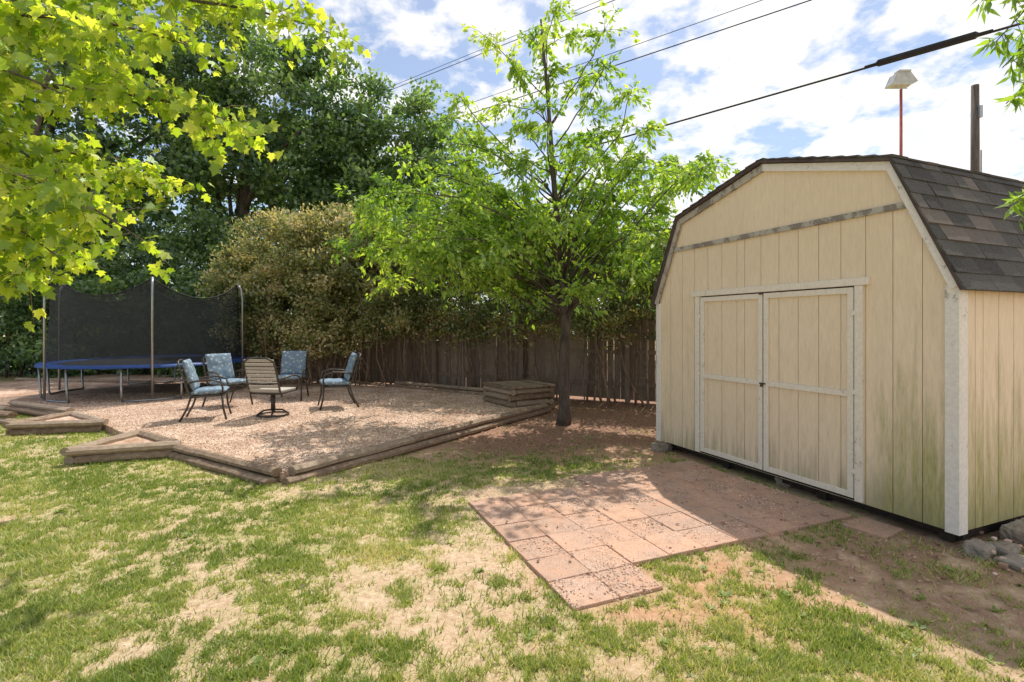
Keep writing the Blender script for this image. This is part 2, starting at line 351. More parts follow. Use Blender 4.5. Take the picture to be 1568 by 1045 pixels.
# ---------------------------------------------------------------- grass blades
def paved(x,y):
    u,v=uv(x,y)
    return ((u>.66)&(u<2.5)&(v>-2.86)&(v<-.1))|((u>.3)&(u<.67)&(v>-2.86)&(v<-2.22))
def grass(n,seed):
    rs=np.random.RandomState(seed)
    y=1.5*np.exp(rs.rand(n)*math.log(10/1.5)); x=(rs.rand(n)*2-1)*y*1.08
    m=9; x=np.repeat(x,m)+rs.randn(n*m)*.017; y=np.repeat(y,m)+rs.randn(n*m)*.017
    g,l,r=fields(x,y)
    cl=fbm(x,y,12,71,3)
    k=(rs.rand(len(x))<np.clip(g*1.3-.11,0,1)*(.08+.92*sstep(.41,.59,cl+.18*(g-.5)))*(1-.85*l)+.012)&~paved(x,y)&~inpoly(x,y,TER)
    u,v=uv(x,y); k&=~((u>-.02)&(u<3.2)&(v>-.03))
    x=x[k];y=y[k];n=len(x)
    h=(.015+.034*rs.rand(n)**1.6)*(.7+.6*fbm(x,y,2,90,2)); wd=(.0020+.0024*rs.rand(n))*(.8+y*.18)
    a=rs.rand(n)*6.283; b=rs.rand(n)*6.283; ln=h*rs.rand(n)*1.2
    z=gz(x,y)-.003
    V=np.zeros((n,3,3))
    V[:,0]=np.stack([x-np.cos(a)*wd,y-np.sin(a)*wd,z],-1);V[:,1]=np.stack([x+np.cos(a)*wd,y+np.sin(a)*wd,z],-1)
    V[:,2]=np.stack([x+np.cos(b)*ln,y+np.sin(b)*ln,z+h],-1)
    fastmesh('lawn_grass',V.reshape(-1,3),3,L_grass,None,np.clip(.46+.25*rs.randn(n)+(fbm(x,y,1.5,55,2)-.5)*1.0,0,1))
grass(100000,1)
rs=np.random.RandomState(91); n=260; y=1.6*np.exp(rs.rand(n)*math.log(6/1.6)); x=(rs.rand(n)*2-1)*y; k=~paved(x,y)&~inpoly(x,y,TER)&(rs.rand(n)<.35+.6*(x>0)); u,v=uv(x,y); k&=~((u>-.05)&(v>-.1)); x=x[k];y=y[k]
WV=[];WL=[]
for a,b in zip(x,y):
    z0=float(gz(np.array([a]),np.array([b]))[0]); s=rs.uniform(.02,.045); br=rs.uniform(.1,.5)
    for j in range(rs.randint(5,11)):
        an=rs.rand()*6.28; up=rs.uniform(.15,.7); d=np.array([math.cos(an),math.sin(an),up])*s; sd_=np.array([-math.sin(an),math.cos(an),0])*s*.28; p=np.array([a,b,z0])+np.array([rs.randn()*.008,rs.randn()*.008,.002])
        WV+= [p,p+d*.5+sd_,p+d,p+d*.5-sd_]; WL.append(br+rs.randn()*.08)
fastmesh('lawn_weeds',np.array(WV),4,L_grass,None,np.clip(WL,0,1))
# ---------------------------------------------------------------- leaves
RH=np.array([(0,0),(.5,.30),(1,0),(.5,-.30)])-[.0,0]
NARROW=np.array([(0,0),(.4,.13),(1,0),(.4,-.13)])
LANCE=np.array([(0,0),(.35,.23),(1,0),(.35,-.23)])
pal=[(0,0),(-.08,.22),(.12,.52),(.26,.28),(.55,.50),(.62,.24),(1.0,0),(.62,-.24),(.55,-.50),(.26,-.28),(.12,-.52),(-.08,-.22)]
PALM=np.array(pal)
def leafcloud(name,C,size,mat,tmpl=RH,axis=None,axw=.6,nb=None,parent=None,lv=None,rs=R,flat=0.0):
    n=len(C); a=rs.randn(n,3)
    if axis is not None: a=a/np.linalg.norm(a,axis=1,keepdims=True)*(1-axw)+axis*axw
    a/=np.linalg.norm(a,axis=1,keepdims=True)
    q=rs.randn(n,3); q[:,2]+=flat*np.sign(rs.rand(n)-.1)
    b=np.cross(q,a); b/=np.linalg.norm(b,axis=1,keepdims=True)+1e-9
    nn=np.cross(a,b)
    sz=size*(.65+.7*rs.rand(n)); k=len(tmpl)
    V=C[:,None,:]+sz[:,None,None]*(tmpl[None,:,0,None]*a[:,None,:]+tmpl[None,:,1,None]*b[:,None,:]- (np.abs(tmpl[None,:,1,None])*.35+ .12*tmpl[None,:,0,None]**2)*nn[:,None,:])
    if lv is None: lv=np.clip(.5+.22*rs.randn(n),0,1)
    return fastmesh(name,V.reshape(-1,3),k,mat,parent,lv)
def rdir(n,rs=R):
    d=rs.randn(n,3); return d/np.linalg.norm(d,axis=1,keepdims=True)
def crown(ells,nsub,per,subr,rs):
    W=np.array([e[1][0]*e[1][2] for e in ells]); W=W/W.sum(); out=[];lv=[]
    for e,wt in zip(ells,W):
        m=max(3,int(nsub*wt)); d=rdir(m,rs); rad=.55+.5*rs.rand(m)**.7
        c=np.array(e[0])+d*rad[:,None]*np.array(e[1])
        br=.44+.16*rs.randn(m)
        for i in range(m):
            k=int(per*(.5+rs.rand())); s=subr*(.55+.8*rs.rand())
            dd=rdir(k,rs)*(rs.rand(k)**.45)[:,None]*np.array([s,s,s*.62])
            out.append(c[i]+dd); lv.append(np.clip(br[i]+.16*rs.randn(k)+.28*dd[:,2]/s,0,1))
    return np.concatenate(out),np.concatenate(lv)
def limb(mb,p,q,r0,r1,n=6,wob=.08,sag=0,seg=6):
    p=np.array(p,float);q=np.array(q,float); L=np.linalg.norm(q-p); pts=[];rad=[]
    off=R.randn(3)*wob*L; 
    for i in range(n+1):
        t=i/n; pts.append(tuple(p+(q-p)*t+off*math.sin(t*math.pi)+R.randn(3)*wob*.12*L*(0<i<n)+np.array([0,0,sag*math.sin(t*math.pi)]))); rad.append(r0+(r1-r0)*t)
    mb.tube(pts,rad,seg); return pts
def bigtree(name,base,h,ells,nsub,per,subr,size,mat,seed,tr=.3,lean=(0,0)):
    rs=np.random.RandomState(seed); e=empty(name,(0,0,0)); mb=MB()
    top=(base[0]+lean[0],base[1]+lean[1],h)
    pts=limb(mb,(base[0],base[1],-.1),top,tr,tr*.35,8,.03,0,10)
    for el in ells:
        for k in range(4):
            st=pts[3+k%4]; d=rdir(1,rs)[0]*np.array(el[1])*.75
            limb(mb,st,tuple(np.array(el[0])+d),tr*.35,.03,6,.08)
    mb.make('trunk_and_limbs',M_bark,e,True)
    C,lv=crown(ells,nsub,per,subr,rs)
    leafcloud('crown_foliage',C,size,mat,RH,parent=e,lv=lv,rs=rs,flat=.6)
bigtree('oak_tree',(-11.2,19),9,[((-8.6,20,9.0),(3.2,3,3.6)),((-9.5,19.5,6.0),(3.8,3,3.0)),((-6.6,20,7.0),(2.6,2.5,3.0)),((-11,20,11),(2.8,2.5,2.3))],420,120,.72,.19,L_dark,1,.32,(1.5,0))
bigtree('oak_tree',(-4.5,20.5),7,[((-4.6,20.5,8.6),(2.3,2.3,2.7)),((-3.2,20.5,6.6),(2.5,2.3,2.8)),((-5.2,20,5.0),(2.8,2.3,2.6)),((-1.8,20.5,5.2),(2.0,2,2.4))],320,110,.68,.18,L_dark,2,.26)
bigtree('oak_tree',(-16.5,18.5),8,[((-15.5,18.5,9),(4,3,4)),((-18,18,5.5),(4.5,3,3.5)),((-13.2,18,5.5),(3.2,2.6,3.2)),((-13.5,18.5,11.5),(3,2.5,2.6))],420,110,.78,.20,L_dark,3,.35)
bigtree('oak_tree',(2.2,24),5,[((2.2,24,4.6),(2.4,2,1.8)),((5.5,23,4.2),(2.4,2,1.5)),((-.6,23.5,5.3),(2,2,2.4))],170,100,.7,.22,L_dark,4,.22)
rs=np.random.RandomState(12); ells=[]
for i in range(16):
    t_=i/15; ells.append(((-19+11.5*t_,15.2+.9*math.sin(i*2.1)+.3*t_,1.0+1.1*rs.rand()),(1.5,1.0,1.3+.7*rs.rand())))
    ells.append(((-19+11.5*t_,16.5,3.0+.6*rs.rand()),(1.6,1.0,1.4)))
    ells.append(((-19+11.5*t_,16.2,.9),(1.3,.6,1.1)))
e=empty('privet_hedge'); C,lv=crown(ells,1000,85,.55,rs); kk=C[:,2]>0.02; C=C[kk]; lv=lv[kk]
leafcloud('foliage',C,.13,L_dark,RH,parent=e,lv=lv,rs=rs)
mb=MB()
for i in range(30): x=-19+11.5*i/29; limb(mb,(x,15.3,-.05),(x+rs.randn()*.5,15.4,2.6),.04,.012,4,.05)
mb.make('stems',M_bark,e,True)
rs=np.random.RandomState(14); ells=[]
for i in range(70):
    an=math.radians(-75+150*i/69); d=55+8*rs.rand(); ells.append(((math.sin(an)*d,math.cos(an)*d,1.5+1.5*rs.rand()),(4,3,2.6+1.2*rs.rand())))
C,lv=crown(ells,700,50,1.5,rs); leafcloud('distant_trees',C,.75,L_dark,RH,lv=lv,rs=rs)

# fence
FA=np.array([6.6,8.18]); FB=np.array([-16.5,20.65]); FL=np.linalg.norm(FB-FA); FD=(FB-FA)/FL; ang=math.atan2(FD[1],FD[0])
mb=MB(); s=0
while s<FL:
    wd=.135+random.uniform(-.003,.003); p=FA+FD*(s+wd/2); hh=1.78+random.uniform(-.02,.02)
    mb.box((p[0],p[1],hh/2+.03),(wd/2,.009,hh/2),ang,random.random(),Matrix.Rotation(random.uniform(-.006,.006),3,'Y')); s+=wd+random.choice([.003,.005,.011])
fe=empty('wooden_fence'); mb.make('pickets',M_fence,fe)
mb=MB(); nrm=np.array([-FD[1],FD[0]])*-1
for z in (.35,1.0,1.6):
    c=(FA+FB)/2+ -nrm*.035; mb.box((c[0],c[1],z),(FL/2,.02,.04),ang)
k=0
while k<FL: 
    c=FA+FD*k-nrm*.09; mb.box((c[0],c[1],.9),(.045,.045,.9),ang); k+=2.4
mb.make('rails_and_posts',M_fence,fe)
def hedge(name,specs,mat,nsub,per,size,seed,subr=.36,zmin=.25,low=.55,brown=.5):
    rs=np.random.RandomState(seed); e=empty(name); ells=[s[0] for s in specs]
    C,lv=crown(ells,nsub,per,subr,rs)
    k=(C[:,2]>zmin)&((C[:,2]>1.25)|(rs.rand(len(C))<low)); C=C[k];lv=lv[k]
    lv=np.clip(lv+brown*sstep(1.9,1.1,C[:,2])*rs.rand(len(C)),0,1)
    leafcloud('foliage',C,size,mat,RH,parent=e,lv=lv,rs=rs)
    mb=MB()
    for (c,r),n in specs:
        for j in range(n):
            bx=c[0]+rs.randn()*.32; by=c[1]+rs.randn()*.22
            q=np.array([bx+rs.randn()*.22,by+rs.randn()*.15,max(1.3,c[2]+r[2]*rs.uniform(-.3,.6))])
            pts=limb(mb,(bx,by,-.05),tuple(q),.014+.016*rs.rand(),.006,6,.06,0,5)
            for m in range(5):
                st=np.array(pts[1+m]); d=rdir(1,rs)[0]*.5; d[2]=abs(d[2])*.8+.1; limb(mb,tuple(st),tuple(st+d),.005,.002,3,.1,0,4)
    mb.make('stems',M_twig,e,True)
sp=[]; rs=np.random.RandomState(77)
for i in range(17):
    t_=i/16; p=np.array([3.3,9.55])*(1-t_)+np.array([-5.2,14.0])*t_
    sp.append(((( p[0]+rs.randn()*.1,p[1]-.1,2.0+.3*rs.rand()+.3*t_),(.75,.6,.9+.15*rs.rand())),3))
    if i%3==0 and i>2: sp.append(((( p[0]+.2,p[1]-.2,1.3+.25*rs.rand()),(.5,.4,.4)),1))
    if i%2==0: sp.append(((( p[0],p[1]+.1,2.75+.55*t_+.3*rs.rand()),(.8,.6,.75)),1))
    if 4<i<15: sp.append(((( p[0]+rs.randn()*.1,p[1]-.55,3.0+.3*rs.rand()+.25*t_),(.75,.6,.6)),0))
hedge('photinia_hedge',sp,L_hedge,1050,85,.075,21,.32,.45,.22)
sp=[]
for c,r in [((-6.6,13.0,2.2),(1.0,.9,1.1)),((-5.9,13.0,3.2),(1.3,1.0,1.15)),((-4.7,12.9,3.3),(1.2,1.0,1.1)),((-5.3,12.7,2.1),(1.3,.9,1.0)),((-4.0,12.5,2.3),(1.1,.9,1.1)),((-3.5,12.4,3.1),(1.0,.9,1.0)),((-6.9,13.4,2.9),(.8,.8,.9)),((-4.2,13.2,3.9),(1.0,.8,.7)),((-2.6,12.2,2.1),(.9,.8,.95)),((-4.6,12.4,1.3),(1.5,.7,.6)),((-6.2,12.8,1.4),(1.0,.7,.6))]:
    sp.append(((c,r),5))
hedge('flowering_shrub',sp,L_shrub,760,105,.08,22,.34,.5,.55,.15)

# ---------------------------------------------------------------- young tree (middle)
def clumptree(name,base,leader,clumps,mat,seed,r0,leafsz,twigs,per,tmpl=RH,clr=.42,lmin=1.6):
    rs=np.random.RandomState(seed); e=empty(name); mb=MB()
    L=np.array(leader,float); rad=np.linspace(r0,.016,len(L)); rad[0]*=1.35
    mb.tube([tuple(p) for p in L],list(rad),10)
    tw=MB(); Cs=[];Ax=[];lv=[]
    for c in clumps:
        c=np.array(c,float); hd=np.linalg.norm(c[:2]-L[-1][:2]); zt=np.clip(c[2]-.25-.75*hd,lmin+rs.rand()*.5,L[-1][2]-.3)
        st=np.array([np.interp(zt,L[:,2],L[:,0]),np.interp(zt,L[:,2],L[:,1]),zt]); rr=np.interp(zt,L[:,2],rad)
        pts=limb(mb,tuple(st),tuple(c),min(rr*.36,.017),.005,8,.08,.12*hd,5)
        br=.48+.16*rs.randn(); hi=c[2]>4.0
        for j in range(twigs-1 if hi else twigs+2):
            s0=np.array(pts[rs.randint(5,9)]) if rs.rand()<.5 else c
            d=rdir(1,rs)[0]; d[2]=d[2]*.75; ln=clr*(.5+.8*rs.rand())*(.85 if hi else 1.05); q=s0+d*ln; q[2]-=.25*ln
            tp=[s0+(q-s0)*t+np.array([0,0,.12*ln*math.sin(t*math.pi)]) for t in (0,.33,.66,1)]
            tw.tube([tuple(x) for x in tp],[.004,.003,.0025,.0015],3)
            k=per; t=rs.rand(k)**.7; pos=s0+(q-s0)*t[:,None]; pos[:,2]+=.12*ln*np.sin(t*math.pi)
            pos+=rs.randn(k,3)*.03; ax=np.tile((q-s0)/ln,(k,1))+rs.randn(k,3)*.5+np.array([0,0,-.45])
            ax/=np.linalg.norm(ax,axis=1,keepdims=True)
            Cs.append(pos);Ax.append(ax);lv.append(np.clip(br+.2*rs.randn(k),0,1))
    mb.make('trunk_and_limbs',M_bark,e,True); tw.make('twigs',M_bark,e)
    leafcloud('foliage',np.concatenate(Cs),leafsz,mat,tmpl,axis=np.concatenate(Ax),axw=.8,parent=e,lv=np.concatenate(lv),rs=rs,flat=1.0)
pp=[(850,20),(800,60),(880,55),(925,45),(748,48),(780,110),(850,105),(930,100),(960,140),(760,160),(820,165),(900,165),(870,215),(800,205),(945,200),(992,195),(735,215),(700,225),(850,255),(915,255),
(590,275),(635,262),(690,275),(740,270),(800,285),(870,300),(930,300),(990,255),(1035,245),(1085,235),(1060,285),(1000,300),(700,150),(680,185),
(562,385),(610,365),(660,370),(600,325),(700,325),(750,350),(800,375),(860,365),(920,350),(980,345),(1010,375),(900,400),(960,400),(700,400),(640,425),(600,420),(760,410),(820,430),(890,445),(780,345),(670,300),(720,370),(950,360),(840,320),(655,330),(560,300),
(580,350),(630,395),(680,350),(730,310),(770,380),(830,345),(880,330),(940,375),(990,400),(900,290),(760,300),(650,385),(720,430),(860,420),(930,430),(1000,340),(1030,300),(820,400),(610,295),(790,440),
(890,270),(960,260),(720,245),(1020,275),(1075,260),(1100,250),(640,310),(590,395),(545,360),(700,365),(745,395),(805,350),(870,390),(915,320),(970,310),(1020,350),(985,420),(680,410),(850,450),(755,330),(620,345),(940,410),
(880,230),(905,125),(775,235),(920,215),(815,240),(650,290),(720,300),(785,320),(855,340),(910,370),(965,380),(1010,320),(575,320),(625,370),(690,385),(760,360),(830,385),(1050,265),(870,270),(945,330)]
rs=np.random.RandomState(5); cl=[]
for a,b in pp:
    dz=rs.uniform(-1.1,1.1); x=(a-784)/98.5+rs.randn()*.06; z=1.55+(498-b)/98.5+rs.randn()*.06
    k=1+dz/8.; cl.append((x*k,8.0+dz,1.55+(z-1.55)*k))
lead=[(.80,8.03,-.08),(.82,8.03,.25),(.80,8.02,.9),(.84,8.0,1.6),(.74,8.0,2.3),(.70,8.05,3.2),(.62,8.0,4.2),(.55,8.02,5.2),(.45,8.0,6.3)]
clumptree('chinese_pistache_tree',None,lead,cl,L_bright,6,.10,.094,13,18,LANCE)
# ---------------------------------------------------------------- foreground sycamore, left
e=empty('sycamore_tree'); mb=MB(); rs=np.random.RandomState(9)
tk=[(-7.2,4.4,-.1),(-7.15,4.4,1.5),(-7.2,4.5,3.2),(-7.0,4.7,5.2),(-6.7,5,7.5)]
mb.tube(tk,[.24,.2,.18,.14,.08],12)
BR=[[(-7.1,4.5,3.6),(-4.6,4.6,4.75),(-2.9,4.8,4.75),(-1.65,5.0,4.35)],
[(-7.1,4.5,3.3),(-4.4,4.5,3.9),(-3.1,4.6,3.65),(-2.45,4.7,3.35)],
[(-7.1,4.4,2.8),(-4.9,4.2,3.2),(-3.9,4.2,2.85),(-3.1,4.2,2.3)],
[(-7.1,4.4,2.4),(-5.4,4.3,2.6),(-4.7,4.4,2.25),(-4.15,4.45,1.95)],
[(-7.0,4.7,4.8),(-5.4,5.8,5.6),(-4.1,6,5.6),(-3.1,6,5.2)],
[(-7.1,4.5,3.0),(-5.6,5.2,3.6),(-4.6,5.6,3.5),(-3.9,5.7,3.1)],
[(-7.1,4.5,3.8),(-5.0,4.4,4.3),(-3.7,4.3,4.25),(-2.7,4.2,3.85)],
[(-7.1,4.4,3.2),(-5.5,4.1,3.9),(-4.4,4.0,3.8),(-3.5,4.0,3.35)],
[(-7.1,4.4,2.6),(-6.2,5.2,3.2),(-5.6,5.6,3.0),(-4.9,5.6,2.5)],
[(-7.0,4.7,5.0),(-5.2,5.0,5.6),(-3.8,5.1,5.4),(-2.6,5.2,4.75)],
[(-7.0,4.7,4.4),(-5.4,5.0,4.8),(-4.5,5.0,4.6),(-3.7,5.0,4.1)],
[(-7.1,4.4,3.4),(-5.4,4.6,3.7),(-4.7,4.7,3.4),(-4.2,4.7,2.9)],
[(-7.1,4.4,2.6),(-5.2,4.4,2.9),(-4.5,4.4,2.6),(-3.9,4.4,2.15)]]
Cs=[];Ax=[];lv=[];tw=MB()
def bez(P,t):
    P=[np.array(p,float) for p in P]; u=1-t
    return u**3*P[0]+3*u*u*t*P[1]+3*u*t*t*P[2]+t**3*P[3]
for B in BR:
    pts=[bez(B,i/12) for i in range(13)]
    mb.tube([tuple(p) for p in pts],list(np.linspace(.04,.005,13)),6)
    for j in range(52):
        t=.30+.70*rs.rand()**.8; s0=bez(B,t); d=rdir(1,rs)[0]; d[2]=d[2]*.6-.2; ln=.2+.38*rs.rand(); q=s0+d*ln
        tw.tube([tuple(s0),tuple((s0+q)/2+np.array([0,0,.04])),tuple(q)],[.004,.003,.0015],3)
        k=rs.randint(7,13); tt=rs.rand(k)**.7; pos=s0+(q-s0)*tt[:,None]+rs.randn(k,3)*.045
        ax=rs.randn(k,3)*.6+np.array([0,0,-.8])+d*.5; ax/=np.linalg.norm(ax,axis=1,keepdims=True)
        Cs.append(pos);Ax.append(ax);lv.append(np.clip(.55+.25*rs.randn(k),0,1))
mb.make('trunk_and_limbs',M_bark,e,True); tw.make('twigs',M_twig,e)
leafcloud('foliage',np.concatenate(Cs),.092,L_syc,PALM,axis=np.concatenate(Ax),axw=.75,parent=e,lv=np.concatenate(lv),rs=rs,flat=.9)
# right edge branch
e=empty('desert_willow_tree'); mb=MB(); tw=MB(); rs=np.random.RandomState(19); Cs=[];Ax=[];lv=[]
mb.tube([(5.3,2.7,-.1),(5.25,2.7,1.6),(5.0,2.75,3.0),(4.7,2.8,4.6)],[.12,.1,.08,.03],10)
for B in [[(5.1,2.72,2.4),(4.2,2.8,3.8),(3.4,2.9,4.0),(2.82,3.0,3.2)],[(5.1,2.72,2.2),(4.3,2.9,3.6),(3.5,3.0,3.5),(2.90,3.02,2.85)],[(5.1,2.72,2.8),(4.3,2.6,4.2),(3.3,2.9,4.3),(2.84,3.05,3.5)],[(5.1,2.72,2.2),(4.5,2.9,3.0),(3.5,3.0,2.6),(2.94,3.02,2.28)],[(5.1,2.72,2.4),(4.2,2.8,3.6),(3.4,2.9,3.8),(2.86,3.0,3.05)]]:
    mb.tube([tuple(bez(B,i/10)) for i in range(11)],list(np.linspace(.015,.003,11)),5)
    for j in range(30):
        t=.6+.4*rs.rand(); s0=bez(B,t); d=rdir(1,rs)[0]*.6; d[2]-=.5; ln=.10+.18*rs.rand(); q=s0+d*ln
        tw.tube([tuple(s0),tuple(q)],[.0025,.001],3)
        k=10; tt=rs.rand(k); pos=s0+(q-s0)*tt[:,None]; ax=rs.randn(k,3)*.5+d; ax/=np.linalg.norm(ax,axis=1,keepdims=True)
        Cs.append(pos);Ax.append(ax);lv.append(np.clip(.4+.2*rs.randn(k),0,1))
mb.make('trunk_and_limbs',M_bark,e,True); tw.make('twigs',M_twig,e)
leafcloud('foliage',np.concatenate(Cs),.085,L_bright,NARROW,axis=np.concatenate(Ax),axw=.8,parent=e,lv=np.concatenate(lv),rs=rs,flat=.5)

# ---------------------------------------------------------------- terrace
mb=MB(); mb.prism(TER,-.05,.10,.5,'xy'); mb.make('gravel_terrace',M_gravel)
rs=np.random.RandomState(33); n=60000; y=5.1*np.exp(rs.rand(n)*math.log(11/5.1)); x=-9+rs.rand(n)*9.8; k=inpoly(x,y,TER); x=x[k];y=y[k];n=len(x)
oc=np.array([(1,0,0),(0,1,0),(-1,0,0),(0,-1,0),(0,0,1)]); tri=np.array([(0,1,4),(1,2,4),(2,3,4),(3,0,4)])
sz=.006+.008*rs.rand(n); a=rs.rand(n)*6.28; 
vx=oc[None,:,:]*sz[:,None,None]*np.stack([.8+.6*rs.rand(n),.8+.6*rs.rand(n),.6+.4*rs.rand(n)],-1)[:,None,:]
ca=np.cos(a)[:,None];sa=np.sin(a)[:,None]
vv=np.stack([vx[:,:,0]*ca-vx[:,:,1]*sa+x[:,None],vx[:,:,0]*sa+vx[:,:,1]*ca+y[:,None],vx[:,:,2]+.101],-1)
V=vv[:,tri,:].reshape(-1,3); fastmesh('loose_gravel',V,3,M_pebble,None,np.repeat(rs.rand(n),4))
def edging(name,segs):
    mb=MB()
    for p,q,z,w_,h in segs: mb.log(p,q,z,w_,h,random.random())
    return mb.make(name,M_timber)
def chain(P,z,w_=.13,h=.09,L=2.4,off=0):
    out=[]
    for i in range(len(P)-1):
        p=np.array(P[i],float);q=np.array(P[i+1],float);D=np.linalg.norm(q-p);m=max(1,round(D/L));d=(q-p)/D
        for j in range(m):
            a=p+(q-p)*j/m+d*.006; b=p+(q-p)*(j+1)/m-d*.006; o_=np.array([-d[1],d[0]])*random.uniform(-.014,.014)
            out.append((a+o_,b+o_,z,w_,h))
    return out
F1=[(-2.2,4.98),(.66,9.3)]
F2=[(-2.33,4.98),(-4.0,6.06)]
edging('landscape_timber_edging',chain(F1,-.02)+chain([(-2.17,5.08),(.6,9.25)],.062,L=1.9)+chain(F2,-.02)+chain([(-2.3,5.04),(-3.95,6.09)],.062,.12,.08,L=1.7))
edging('landscape_timber_edging',chain([(.5,9.95),(-2.75,12.1),(-6,14.3)],.05,.14,.1)+chain([(.5,10.05),(-2.75,12.2)],.15,.12,.08))
edging('landscape_timber_edging',chain([(-7.0,8.25),(-9.0,9.2),(-13.4,11.1)],.0)+chain([(-7.3,8.5),(-9.0,9.3)],.09)+chain([(-7.7,8.0),(-9.6,8.7)],-.01)+chain([(-7.9,8.15),(-9.6,8.85)],.08)+chain([(-9,12.8),(-13,13.5)],.08))
def tribox(name,P):
    P=[np.array(p) for p in P]; segs=[]; c=sum(P)/3
    for lev in range(2):
        for i in range(3):
            a,b=P[i],P[(i+1)%3]; d=(b-a)/np.linalg.norm(b-a); e0=.0 if (i+lev)%2 else .075
            segs.append((a+d*e0,b-d*e0*.5+d*.03,-.015+lev*.098+i*.003,.13,.095))
    e=empty(name); mb=MB()
    for p,q,z,w_,h in segs: mb.log(p,q,z,w_,h,random.random())
    mb.make('timbers',M_timber,e)
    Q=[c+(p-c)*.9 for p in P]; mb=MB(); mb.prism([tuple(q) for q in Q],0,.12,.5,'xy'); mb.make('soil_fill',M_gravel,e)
tribox('timber_planter_box',[(-4.95,5.74),(-3.98,6.12),(-4.86,6.72)])
tribox('timber_planter_box',[(-7.1,7.26),(-5.95,7.5),(-7.0,8.2)])
e=empty('stacked_timber_bench',(.12,9.62,0),math.radians(33)); mb=MB()
for l_ in range(4):
    z=-.01+l_*.108; hw=.42
    if l_%2==0: S_=[((-hw-.06,-hw),(hw+.06,-hw)),((-hw-.06,hw),(hw+.06,hw)),((-hw,-hw+.07),(-hw,hw-.07)),((hw,-hw+.07),(hw,hw-.07))]
    else: S_=[((-hw,-hw-.06),(-hw,hw+.06)),((hw,-hw-.06),(hw,hw+.06)),((-hw+.07,-hw),(hw-.07,-hw)),((-hw+.07,hw),(hw-.07,hw))]
    for p,q in S_: mb.log(p,q,z,.13,.102,random.random())
mb.make('stacked_timbers',M_timber,e); mb=MB()
for i in range(7): mb.bb(-.49+i*.142,-.49+i*.142+.135,-.49,.49,.425,.46,random.random())
mb.make('top_boards',M_timber,e,bevel=.005)

# ---------------------------------------------------------------- patio pavers
e=empty('paver_patio',(P0[0],P0[1],0),math.radians(113)); mb=MB(); T=.3065
def pav(x0,y0,dz=0,r=0):
    s=T/2-.002
    mb.box((x0+T/2,y0+T/2,-.010+dz),(s,s,.022),r+random.uniform(-.014,.014),random.random(),Matrix.Rotation(random.uniform(-.014,.014),3,'X')@Matrix.Rotation(random.uniform(-.014,.014),3,'Y'))
for j in range(9):
    y0=.11+j*T; nu=6 if j<5 else 5
    for i in range(nu): pav(.655+i*T,y0,random.uniform(-.003,.004))
for j in (7,8): pav(.655-T,.11+j*T,-.004)
pav(.30,.03,-.004,.15)
mb.make('pavers',M_paver,e,bevel=.006)

# ---------------------------------------------------------------- shed
sh=empty('barn_shed',(P0[0],P0[1],0),math.radians(113)); W=3.17; DP=3.1
prof=[(0,1.87),(.40,2.79),(W/2,3.11),(W-.40,2.79),(W,1.87)]
px=[p[0] for p in prof];pz=[p[1] for p in prof]
rz=lambda x: float(np.interp(x,px,pz))
B0=.10
mb=MB(); mb.prism([(0,B0)]+prof+[(W,B0)],-.002,-.05); mb.prism([(0,B0)]+prof+[(W,B0)],-DP+.0,-DP+.05)
mb.bb(.002,.04,-.052,-DP+.052,B0+.001,1.86); mb.bb(W-.04,W-.002,-.052,-DP+.052,B0+.001,1.86)
mb.make('wall_core',M_siding,sh)
mb=MB(); x=0.0
xsb=[0.0]
while xsb[-1]<W-.01:
    xsb.append(min(W,xsb[-1]+random.choice([.205,.203,.2,.1,.205])))
for a,b in zip(xsb[:-1],xsb[1:]):
    a2=a+.004;b2=b-.004
    if b2-a2<.02: continue
    cap=2.445
    pt=[(a2,min(cap,rz(a2)-.01))]
    for xb in (.245,W-.245):
        if a2<xb<b2: pt.append((xb,min(cap,rz(xb)-.01)))
    pt.append((b2,min(cap,rz(b2)-.01)))
    mb.prism([(a2,B0)]+pt+[(b2,B0)],0,.012)
def upper(x0,x1):
    z0=2.452; P=[(x0,z0)]
    xx=[x0]+[q for q in px if x0<q<x1]+[x1]
    P+= [(q,max(z0+.001,rz(q)-.012)) for q in xx]; P.append((x1,z0)); mb.prism(P,0,.012)
upper(.262,1.36); upper(1.364,W-.262)
y=0
while y<DP: 
    y2=min(DP,y+random.choice([.205,.2,.1])); mb.bb(-.012,0,-y-.004,-y2+.004,B0,1.86); mb.bb(W,W+.012,-y-.004,-y2+.004,B0,1.86); y=y2
mb.make('grooved_siding',M_siding,sh,bevel=.0015)
mb=MB()
mb.bb(-.034,.055,.0125,.034,.09,1.83); mb.bb(W-.045,W+.03,.0125,.034,.09,1.82)
mb.bb(-.034,-.0125,-.07,.0123,.09,1.83)
def offs(P,d):
    out=[]
    for i in range(len(P)):
        ns=[]
        for a,b in ((i-1,i),(i,i+1)):
            if 0<=a and b<len(P):
                t=np.array(P[b])-np.array(P[a]); t/=np.linalg.norm(t); ns.append(np.array([t[1],-t[0]]))
        n_=sum(ns); n_/=np.linalg.norm(n_); out.append(tuple(np.array(P[i])+n_*d/max(.5,float(n_@ns[0]))))
    return out
outp=[(-.045,1.83),(.385,2.80),(W/2,3.125),(W-.385,2.80),(W+.045,1.83)]
inn=offs(outp,.062)
m2=MB()
for i in range(4):
    P=[outp[i],outp[i+1],inn[i+1],inn[i]]; (mb if i in (0,1) else m2).prism(P,.0345 if i in(0,3) else .0135,.052 if i in (0,3) else .044)
mb.make('corner_and_rake_trim',M_white,sh,bevel=.003)
m2.bb(.27,W-.27,.0128,.033,2.43,2.48); m2.make('gable_band_trim',M_greytrim,sh,bevel=.003)
mb=MB(); DX0,DX1=.70,2.43; MID=W/2
